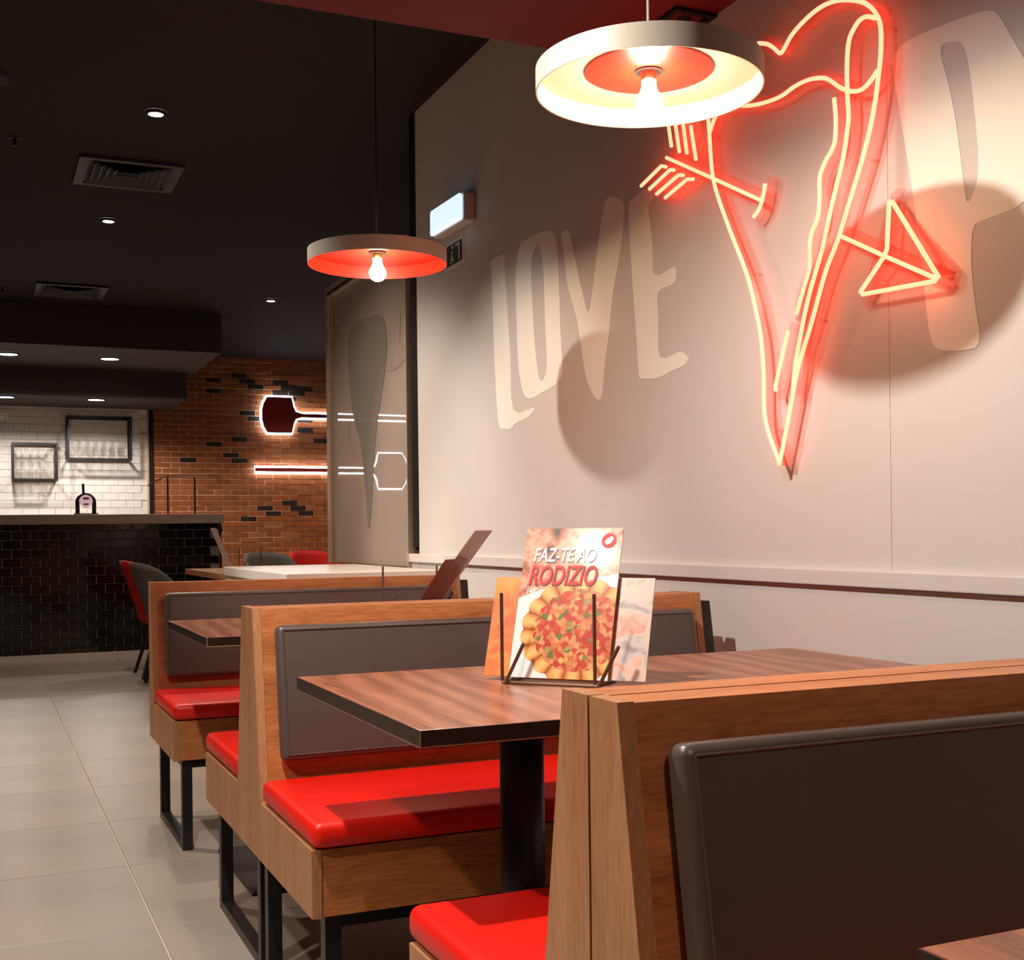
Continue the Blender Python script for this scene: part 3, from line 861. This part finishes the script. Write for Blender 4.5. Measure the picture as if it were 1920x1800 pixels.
MENU = card('menu_card', (0.843, 1.941, 0.7475), mb_dir, 0.345, mb_back, 0.182, 0.272, menu_mat, 'upright pizza menu card with red and white lettering in the wire holder')
def on_menu(body, size, mat, x, y, z, sx, shear=0.2):
    return text_mesh('lettering', body, size, mat, MENU, (x, y, z), shear, sx)
on_menu('FAZ-TE AO', 0.036, print_shadow, 0.0195, 0.2085, 0.0014, 0.66)
on_menu('FAZ-TE AO', 0.036, print_white, 0.0185, 0.2100, 0.0017, 0.66)
on_menu('RODIZIO', 0.050, print_shadow, 0.0150, 0.1655, 0.0014, 0.62)
on_menu('RODIZIO', 0.050, print_red, 0.0135, 0.1675, 0.0017, 0.62)
on_menu('14€', 0.015, print_white, 0.012, 0.1500, 0.0017, 0.8)
lg = MB().lathe([(0.0, 0.0014), (0.014, 0.0014)], 0.158, 0.248, 24).build('round_logo', print_red, MENU)
MB().prism([(0.150, 0.246), (0.154, 0.240), (0.162, 0.244), (0.167, 0.252), (0.163, 0.257), (0.154, 0.252)], 0.0016, 0.0018, 'z').build('logo_mark', print_white, lg)
card('menu_card', (0.815, 1.985, 0.7475), mb_dir, 0.345, mb_back, 0.297, 0.180, side, 'landscape orange and pale menu card behind the pizza menu')
def holder(loc, rz, label):
    root = thing('menu_holder', loc, label, 'holder', 'wire menu holders on the tables', rz)
    r_ = 0.0032
    for x in (0.0, 0.168):
        MB().tube([(x, 0.0, 0.155), (x, 0.0, 0.006), (x, 0.012, 0.0035), (x, 0.10, 0.0035)], r_, 8).build('upright_wire', steel_bar, root)
        MB().tube([(x + 0.008, -0.003, 0.004), (x + 0.050, -0.022, 0.072)], r_, 8).build('slanted_wire', steel_bar, root)
    MB().tube([(0.0, 0.0, 0.0035), (0.176, 0.0, 0.0035)], r_, 8).build('base_wire', steel_bar, root)
    MB().tube([(0.0, 0.10, 0.0035), (0.168, 0.10, 0.0035)], r_, 8).build('base_wire', steel_bar, root)
    return root
HR = math.atan2(-0.743, 0.67)
H0 = holder((0.8185, 1.911, TZ), HR, 'bronze wire menu holder in front of the pizza menu on the near table')
H1 = holder((1.165, 3.66, TZ), -0.35, 'wire menu holder with dark leaning menus on the farther walnut table')
card('menu_card', (1.235, 3.56, 0.7475), (0.74, 0.67), 0.72, (1, -0.5), 0.12, 0.33, card_back, 'thin pinkish menu card leaning right in the far wire holder')
card('menu_card', (1.19, 3.48, 0.7475), (0.74, 0.67), 0.66, (1, -0.5), 0.15, 0.21, card_dark, 'dark red menu card leaning low in the far wire holder')

# ------------------------------------------------------------------ chairs and tables beyond the benches
def make_chair(mat, label, loc, rz):
    root = thing('shell_chair', loc, label, 'chair', 'padded shell chairs at the far tables', rz)
    n, rows_ = 18, 8
    def shell(off):
        vs = []
        for j in range(rows_ + 1):
            t = j / rows_
            half = math.radians(100 - 38 * t ** 2)
            rad = 0.235 + 0.02 * t + off
            for i in range(n + 1):
                a = -half + 2 * half * i / n
                edge = abs(2 * i / n - 1)
                z = 0.40 + 0.385 * t * (1 - 0.12 * edge ** 3)
                lean = -0.10 * t
                vs.append((0.02 - rad * math.cos(a) * 0.98 + lean, rad * math.sin(a), z))
        return vs
    inner, outer = shell(0.0), shell(0.03)
    k = (n + 1) * (rows_ + 1)
    fs = []
    idx = lambda j, i: j * (n + 1) + i
    for j in range(rows_):
        for i in range(n):
            q = (idx(j, i), idx(j, i + 1), idx(j + 1, i + 1), idx(j + 1, i))
            fs += [q, tuple(p + k for p in q[::-1])]
    for i in range(n):
        fs.append((idx(rows_, i), idx(rows_, i + 1), idx(rows_, i + 1) + k, idx(rows_, i) + k))
        fs.append((idx(0, i), idx(0, i) + k, idx(0, i + 1) + k, idx(0, i + 1)))
    for j in range(rows_):
        for i in (0, n):
            fs.append((idx(j, i), idx(j + 1, i), idx(j + 1, i) + k, idx(j, i) + k))
    MB().add(inner + outer, fs).build('backrest', mat, root, True)
    rbox('seat', mat, root, -0.22, 0.25, -0.225, 0.225, 0.36, 0.43, 0.03, 3)
    for sx_ in (-1, 1):
        for sy_ in (-1, 1):
            MB().tube([(0.13 * sx_, 0.15 * sy_, 0.37), (0.24 * sx_, 0.22 * sy_, 0.0)], 0.012, 8).build('leg', black_steel, root)
    return root
CHG = make_chair(chair_grey, 'grey shell chair left of the farthest bench, in front of a red one', (1.235, 7.98, FL), 0.0)
CHR = make_chair(chair_red, 'red shell chair peeking out behind the grey chair by the bar', (1.245, 8.62, FL), 0.0)
copy_tree(CHG, (2.53, 11.0, FL), -1.2, 'grey chair back just above the white counter near the brick wall')
copy_tree(CHR, (3.08, 11.60, FL), -1.3, 'red chair top beside the glass frame above the white counter')
def far_table(loc, w_, d_, z, label):
    root = thing('dining_table', loc, label, 'table', 'pale oak tables near the bar')
    MB().box(0, w_, 0, d_, z - 0.035, z).build('tabletop', far_wood, root)
    MB().lathe([(0, 0.012), (0.035, 0.012), (0.035, z - 0.036), (0, z - 0.036)], w_ / 2, d_ / 2, 20).build('column', black_steel, root)
    MB().box(w_ / 2 - 0.2, w_ / 2 + 0.2, d_ / 2 - 0.2, d_ / 2 + 0.2, 0, 0.012).build('foot_plate', black_steel, root)
    return root
far_table((1.34, 7.45, FL), 0.62, 1.30, 0.717, 'pale oak table beyond the farthest bench holding a leaning menu')
far_table((2.78, 12.10, FL), 0.95, 0.70, 0.70, 'pale oak table against the brick wall left of the glass frame')
H2 = holder((1.56, 7.95, FL + 0.717), 0.4, 'wire menu holder on the pale oak table by the bar')
card('menu_card', (1.46, 7.78, FL + 0.7205), (0.50, 0.86), 0.42, (-1, 0.2), 0.10, 0.30, card_back, 'menu card leaning left in front of the black bar tiles')

# ------------------------------------------------------------------ bar
bar = thing('bar_counter', (0, 9.95, FL), 'long bar counter with black glazed tile front and taupe top', 'bar')
BX = 1.80
MB().box(-2.6, BX - 0.002, 0.012, 0.62, 0.055, 1.045).build('carcass', grout_grey, bar)
rbox('worktop', counter_mat, bar, -2.62, 1.828, -0.05, 0.66, 1.045, 1.121, 0.004, 2, smooth=False)
MB().box(-2.6, BX - 0.01, -0.012, 0.6, 0.0, 0.054).build('skirting', skirt_mat, bar)
MB().box(BX - 0.0015, BX + 0.012, 0.0, 0.62, 0.0, 1.0445).build('end_panel', black_matt, bar)
TP, TH = 0.1345, 0.0690
bt_me = rbox_mesh('tile', -(TP - 0.007) / 2, (TP - 0.007) / 2, 0.0, 0.0125, -(TH - 0.007) / 2, (TH - 0.007) / 2, 0.004, 1, smooth=False)
bt_me.materials.append(tile_black)
rr_ = 0
z = 1.0445 - 0.014
while z > 0.06:
    for c_i in range(17):
        x = BX - 0.008 - TP / 2 - TP * c_i - (TP / 2 if rr_ % 2 else 0)
        o = bpy.data.objects.new('tile', bt_me)
        C.objects.link(o)
        o.parent = bar
        o.location = (x, -0.0005 + random.uniform(-0.0004, 0.0004), z)
        if rr_ == 0:
            o.location.z = z + 0.0
        o.rotation_euler = (random.uniform(-0.01, 0.01), 0, random.uniform(-0.008, 0.008))
    z -= TH
    rr_ += 1
# beer tap
tap = thing('beer_tap', (0.795, 10.15, FL + 1.121), 'dark arched beer tap with round pink badge and lever on the bar', 'beer tap')
arch = [(-0.062, 0, 0.0), (-0.062, 0, 0.075)] + [(-0.062 * math.cos(math.radians(a)), 0, 0.10 + 0.058 * math.sin(math.radians(a))) for a in range(0, 181, 20)] + [(0.062, 0, 0.075), (0.062, 0, 0.0)]
MB().tube(arch, 0.017, 10).build('arch', tap_mat, tap, True)
bd = MB().lathe([(0.0, 0.012), (0.047, 0.012), (0.050, 0.0), (0.0, 0.0)], n=28).build('badge', lens_mat, tap)
bd.rotation_euler = (math.pi / 2, 0, 0)
bd.location = (0, -0.014, 0.108)
MB().box(-0.022, 0.022, 0.012, 0.030, 0.0122, 0.0132).box(-0.018, 0.018, -0.032, -0.018, 0.0122, 0.0132).build('badge_print', badge_red, bd)
MB().tube([(-0.016, 0, 0.15), (-0.020, -0.01, 0.245)], 0.010, 8).build('lever', tap_mat, tap)
MB().box(-0.09, 0.09, -0.05, 0.05, 0.0, 0.012).build('drip_tray', tap_mat, tap)
# wire stand on the bar
ws = thing('wire_stand', (1.43, 10.2, FL + 1.121), 'thin black wire stand with bent arms on the bar end', 'stand')
for x in (0.0, 0.215):
    MB().tube([(x, 0, 0.0), (x, 0, 0.305)], 0.0075, 6).build('post', black_steel, ws)
    MB().box(x - 0.03, x + 0.03, -0.03, 0.03, 0, 0.004).build('foot', black_steel, ws)
MB().tube([(-0.01, 0, 0.300), (0.225, 0, 0.300)], 0.006, 6).build('cross_bar', steel_bar, ws)
MB().tube([(-0.155, 0.0, 0.235), (-0.09, 0, 0.275), (0.0, 0, 0.315), (0.215, 0, 0.322), (0.385, 0, 0.330), (0.425, 0, 0.25)], 0.006, 6).build('bent_arm', steel_bar, ws)

# ------------------------------------------------------------------ wall racks with glasses behind the bar
def wall_rack(x0, x1, z0, z1, d, shelves, label):
    root = thing('wall_rack', (x0, YB, z0), label, 'shelf', 'black framed racks on the white tiles')
    w_, h_ = x1 - x0, z1 - z0
    t = 0.020
    y0, y1 = -d, -0.002
    for x in (0, w_ - t):
        MB().box(x, x + t, y0, y0 + t, 0, h_).build('upright', black_steel, root)
        MB().box(x, x + t, y1 - t, y1, 0, h_).build('upright', black_steel, root)
        for z_ in (0, h_ - t):
            MB().box(x, x + t, y0 + t, y1 - t, z_, z_ + t).build('side_rail', black_steel, root)
    for z_ in (0, h_ - t):
        for yy in (y0, y1 - t):
            MB().box(t, w_ - t, yy, yy + t, z_, z_ + t).build('long_rail', black_steel, root)
    for z_ in shelves:
        MB().box(t, w_ - t, y0 + t, y1 - t, z_, z_ + 0.006).build('glass_shelf', clear_glass, root)
    return root
wall_rack(0.822, 1.430, 1.745, 2.178, 0.24, [0.012], 'wide black framed rack with stemmed glasses on the white tiles')
wall_rack(0.322, 0.735, 1.540, 1.905, 0.24, [0.012, 0.105, 0.222], 'small black framed rack with glass shelves of tumblers')
wall_rack(-0.36, 0.208, 1.66, 2.17, 0.24, [0.012], 'black framed rack cut off at the left edge of the picture')
ORD = ('first', 'second', 'third', 'fourth', 'fifth', 'last')
wg = MB().lathe([(0.0, 0.0), (0.030, 0.001), (0.004, 0.006), (0.004, 0.07), (0.022, 0.085), (0.034, 0.12), (0.030, 0.165), (0.028, 0.165), (0.031, 0.12), (0.0, 0.08)], n=12).mesh('wine_glass', True)
tg = MB().lathe([(0.0, 0.0), (0.024, 0.0), (0.030, 0.085), (0.027, 0.085), (0.022, 0.006), (0.0, 0.006)], n=12).mesh('tumbler', True)
for me_ in (wg, tg):
    me_.materials.append(clear_glass)
for r_ in range(2):
    for i in range(6):
        o = bpy.data.objects.new('wine_glass', wg)
        C.objects.link(o)
        o.location = (0.90 + 0.078 * i + 0.03 * r_, YB - 0.17 + 0.10 * r_, 1.745 + 0.0185)
        tag(o, 'clear stemmed glass, %s from the left in the %s row of the wide black rack' % (ORD[i], ('front', 'back')[r_]), 'glass', 'stemmed glasses in the wide rack')
for s_, zz in enumerate((0.0185, 0.1115, 0.2285)):
    for i in range(5):
        o = bpy.data.objects.new('tumbler', tg)
        C.objects.link(o)
        o.location = (0.322 + 0.065 + 0.070 * i, YB - 0.13, 1.540 + zz)
        tag(o, 'clear tumbler, %s from the left on the %s shelf of the small black rack' % (ORD[i], ('bottom', 'middle', 'top')[s_]), 'glass', 'tumblers in the small rack')

# ------------------------------------------------------------------ backlit pizza peel signs on the brick wall
def peel(loc, rz180, label):
    root = thing('peel_sign', loc, label, 'sign', 'backlit pizza peel signs on the brick wall')
    head = [(-0.37, -0.10), (-0.37, 0.10), (-0.33, 0.188), (-0.09, 0.188), (-0.025, 0.045), (0.02, 0.022), (1.30, 0.022), (1.30, -0.022), (0.02, -0.022), (-0.025, -0.045), (-0.09, -0.188), (-0.33, -0.188)]
    head = [(-0.372, 0.05), (-0.355, 0.12), (-0.315, 0.188), (-0.055, 0.188), (-0.035, 0.09), (-0.012, 0.040), (0.05, 0.020), (1.30, 0.020), (1.30, -0.020), (0.05, -0.020), (-0.012, -0.040), (-0.035, -0.09), (-0.055, -0.188), (-0.315, -0.188), (-0.355, -0.12), (-0.372, -0.05)]
    if rz180:
        head = [(-a, -b) for a, b in head]
    MB().prism(head, -0.075, -0.055, 'y').build('face', peel_red, root)
    # light strip running round the back of the face
    cx_ = -0.2 if not rz180 else 0.2
    def inset(p):
        if abs(p[1]) > 0.025:
            return (cx_ + (p[0] - cx_) * 1.05, p[1] * 1.05)
        return (p[0], p[1] * 1.5)
    ins = [inset(p) for p in head]
    st = MB()
    st.tube([(a, -0.045, b) for a, b in ins + [ins[0]]], 0.011, 6)
    st.build('light_strip', halo_mat, root)
    for x in ((-0.2, 0.8) if not rz180 else (0.2, -0.8)):
        MB().tube([(x, -0.054, 0), (x, -0.006, 0)], 0.006, 6).build('bracket', black_steel, root)
    return root
peel((3.135, YB, 2.255), False, 'backlit dark red pizza peel sign with head to the left on bricks')
peel((3.985, YB, 1.676), True, 'lower backlit pizza peel sign with head behind the frosted glass')

# ------------------------------------------------------------------ ceiling fittings
def downlight(loc, mat, r_, label, group):
    root = thing('downlight', loc, label, 'downlight', group)
    MB().lathe([(r_, 0.0), (r_ + 0.012, -0.002), (r_ + 0.014, 0.0), (r_ + 0.014, 0.012)], n=28).build('ring', black_matt, root)
    MB().lathe([(0.0, 0.002), (r_, 0.002), (r_, 0.006)], n=28).build('lens', mat, root)
    root.location.z -= 0.0125
    return root
downlight((0.741, 5.52, ZC), disc_mat, 0.032, 'brightest ceiling spotlight above the near air vent', 'small ceiling spotlights')
downlight((0.731, 7.508, ZC), disc_mat, 0.032, 'ceiling spotlight between the two air vents', 'small ceiling spotlights')
downlight((2.16, 9.615, ZC), disc_mat, 0.032, 'ceiling spotlight left of the glass partition near the bricks', 'small ceiling spotlights')
for p, lb in (((0.261, 11.005, 2.533), 'bar downlight at the left edge in the upper soffit step'), ((1.073, 11.019, 2.533), 'bar downlight in the middle of the upper soffit step')):
    downlight(p, bar_disc, 0.075, lb, 'flat bar downlights')
for p, lb in (((0.256, 11.95, 2.275), 'bar downlight at the left edge in the lower soffit step'), ((1.037, 11.95, 2.275), 'bar downlight in the middle of the lower soffit step')):
    downlight(p, bar_disc, 0.075, lb, 'flat bar downlights')
for p, t, e, cone, bl in WALL_SPOTS:
    zc_ = ZR if p[1] < 3.08 else ZC
    root = thing('ceiling_spotlight', (p[0], p[1], zc_), 'black spotlight on the red ceiling washing the white wall by the letter P' if zc_ == ZR else ('black ceiling spotlight aimed at the painted word LOVE' if p[1] < 5 else 'black ceiling spotlight aimed at the far end of the white wall'), 'spotlight', 'wall washing spotlights')
    MB().lathe([(0, 0), (0.045, 0), (0.045, -0.008), (0.012, -0.010), (0.0, -0.010)], n=20).build('base', black_matt, root)
    hz = p[2] - zc_ + 0.018
    if hz < -0.1:
        MB().tube([(0, 0, -0.009), (0, 0, hz + 0.06)], 0.008, 8).build('stem', black_matt, root)
        d_ = (Vector(t) - Vector(p)).normalized()
        q_ = d_.to_track_quat('-Z', 'Y')
        hd = MB().lathe([(0.042, 0.03), (0.042, 0.10), (0.0, 0.10)], n=24).build('head', black_matt, root)
        hd.rotation_euler = q_.to_euler()
        hd.location = (0, 0, hz - 0.018)
def vent(loc, w_, label):
    root = thing('air_vent', loc, label, 'vent', 'square ceiling air vents')
    h = w_ / 2
    def ring(a, b, z0, z1):
        m_ = MB()
        m_.box(-a, a, -a, -b, z0, z1).box(-a, a, b, a, z0, z1).box(-a, -b, -b, b, z0, z1).box(b, a, -b, b, z0, z1)
        return m_
    MB().box(-h + 0.01, h - 0.01, -h + 0.01, h - 0.01, -0.003, -0.0005).build('backing', black_matt, root)
    ring(h, h - 0.045, -0.016, -0.0035).build('frame', vent_mat, root)
    a = h - 0.062
    while a > 0.03:
        # sloping louvre ring
        m_ = MB()
        for (sx_, sy_) in ((1, 0), (-1, 0), (0, 1), (0, -1)):
            if sx_:
                m_.add([(sx_ * a, -a, -0.004), (sx_ * a, a, -0.004), (sx_ * (a + 0.020), a + 0.0, -0.020), (sx_ * (a + 0.020), -a, -0.020), (sx_ * (a + 0.002), -a, -0.004), (sx_ * (a + 0.002), a, -0.004)], [(0, 1, 2, 3), (3, 2, 5, 4), (0, 4, 5, 1)])
            else:
                m_.add([(-a, sy_ * a, -0.004), (a, sy_ * a, -0.004), (a, sy_ * (a + 0.020), -0.020), (-a, sy_ * (a + 0.020), -0.020), (-a, sy_ * (a + 0.002), -0.004), (a, sy_ * (a + 0.002), -0.004)], [(0, 1, 2, 3), (3, 2, 5, 4), (0, 4, 5, 1)])
        m_.build('louvre', vent_mat, root)
        a -= 0.034
    return root
vent((0.730, 6.505, ZC), 0.50, 'square louvred air vent in the dark ceiling, the nearer one')
vent((0.672, 9.757, ZC), 0.50, 'square louvred air vent in the dark ceiling, the one near the bar')
spk = thing('ceiling_speaker', (0.045, 5.33, ZC), 'round black ceiling speaker at the upper left edge', 'speaker')
MB().lathe([(0, -0.012), (0.085, -0.012), (0.10, -0.008), (0.105, -0.0005)], n=32).build('grille', black_matt, spk)
def sprinkler(loc, label):
    s_ = thing('sprinkler_head', loc, label, 'sprinkler', 'ceiling sprinkler heads')
    MB().lathe([(0, -0.004), (0.03, -0.004), (0.032, -0.0005)], n=20).build('escutcheon', black_matt, s_)
    MB().tube([(0, 0, -0.004), (0, 0, -0.035)], 0.008, 8).build('body', black_matt, s_)
    MB().lathe([(0, -0.036), (0.016, -0.036), (0.016, -0.038), (0, -0.038)], n=14).build('deflector', black_matt, s_)
sprinkler((0.185, 6.12, ZC), 'small dark sprinkler head left of the nearer air vent')
sprinkler((0.20, 9.85, ZC), 'small dark sprinkler head left of the vent near the bar')
fr = thing('square_ceiling_frame', (1.728, 2.765, ZR), 'small black square frame in the red ceiling above the near lamp', 'ceiling frame')
for nm, b_ in (('bar', (-0.063, 0.063, -0.063, -0.045)), ('bar', (-0.063, 0.063, 0.045, 0.063)), ('bar', (-0.063, -0.045, -0.045, 0.045)), ('bar', (0.045, 0.063, -0.045, 0.045))):
    MB().box(b_[0], b_[1], b_[2], b_[3], -0.010, -0.0005).build('frame_bar', black_matt, fr)
MB().lathe([(0, -0.004), (0.018, -0.004), (0.02, -0.0005)], n=16).build('dark_boss', black_matt, fr)
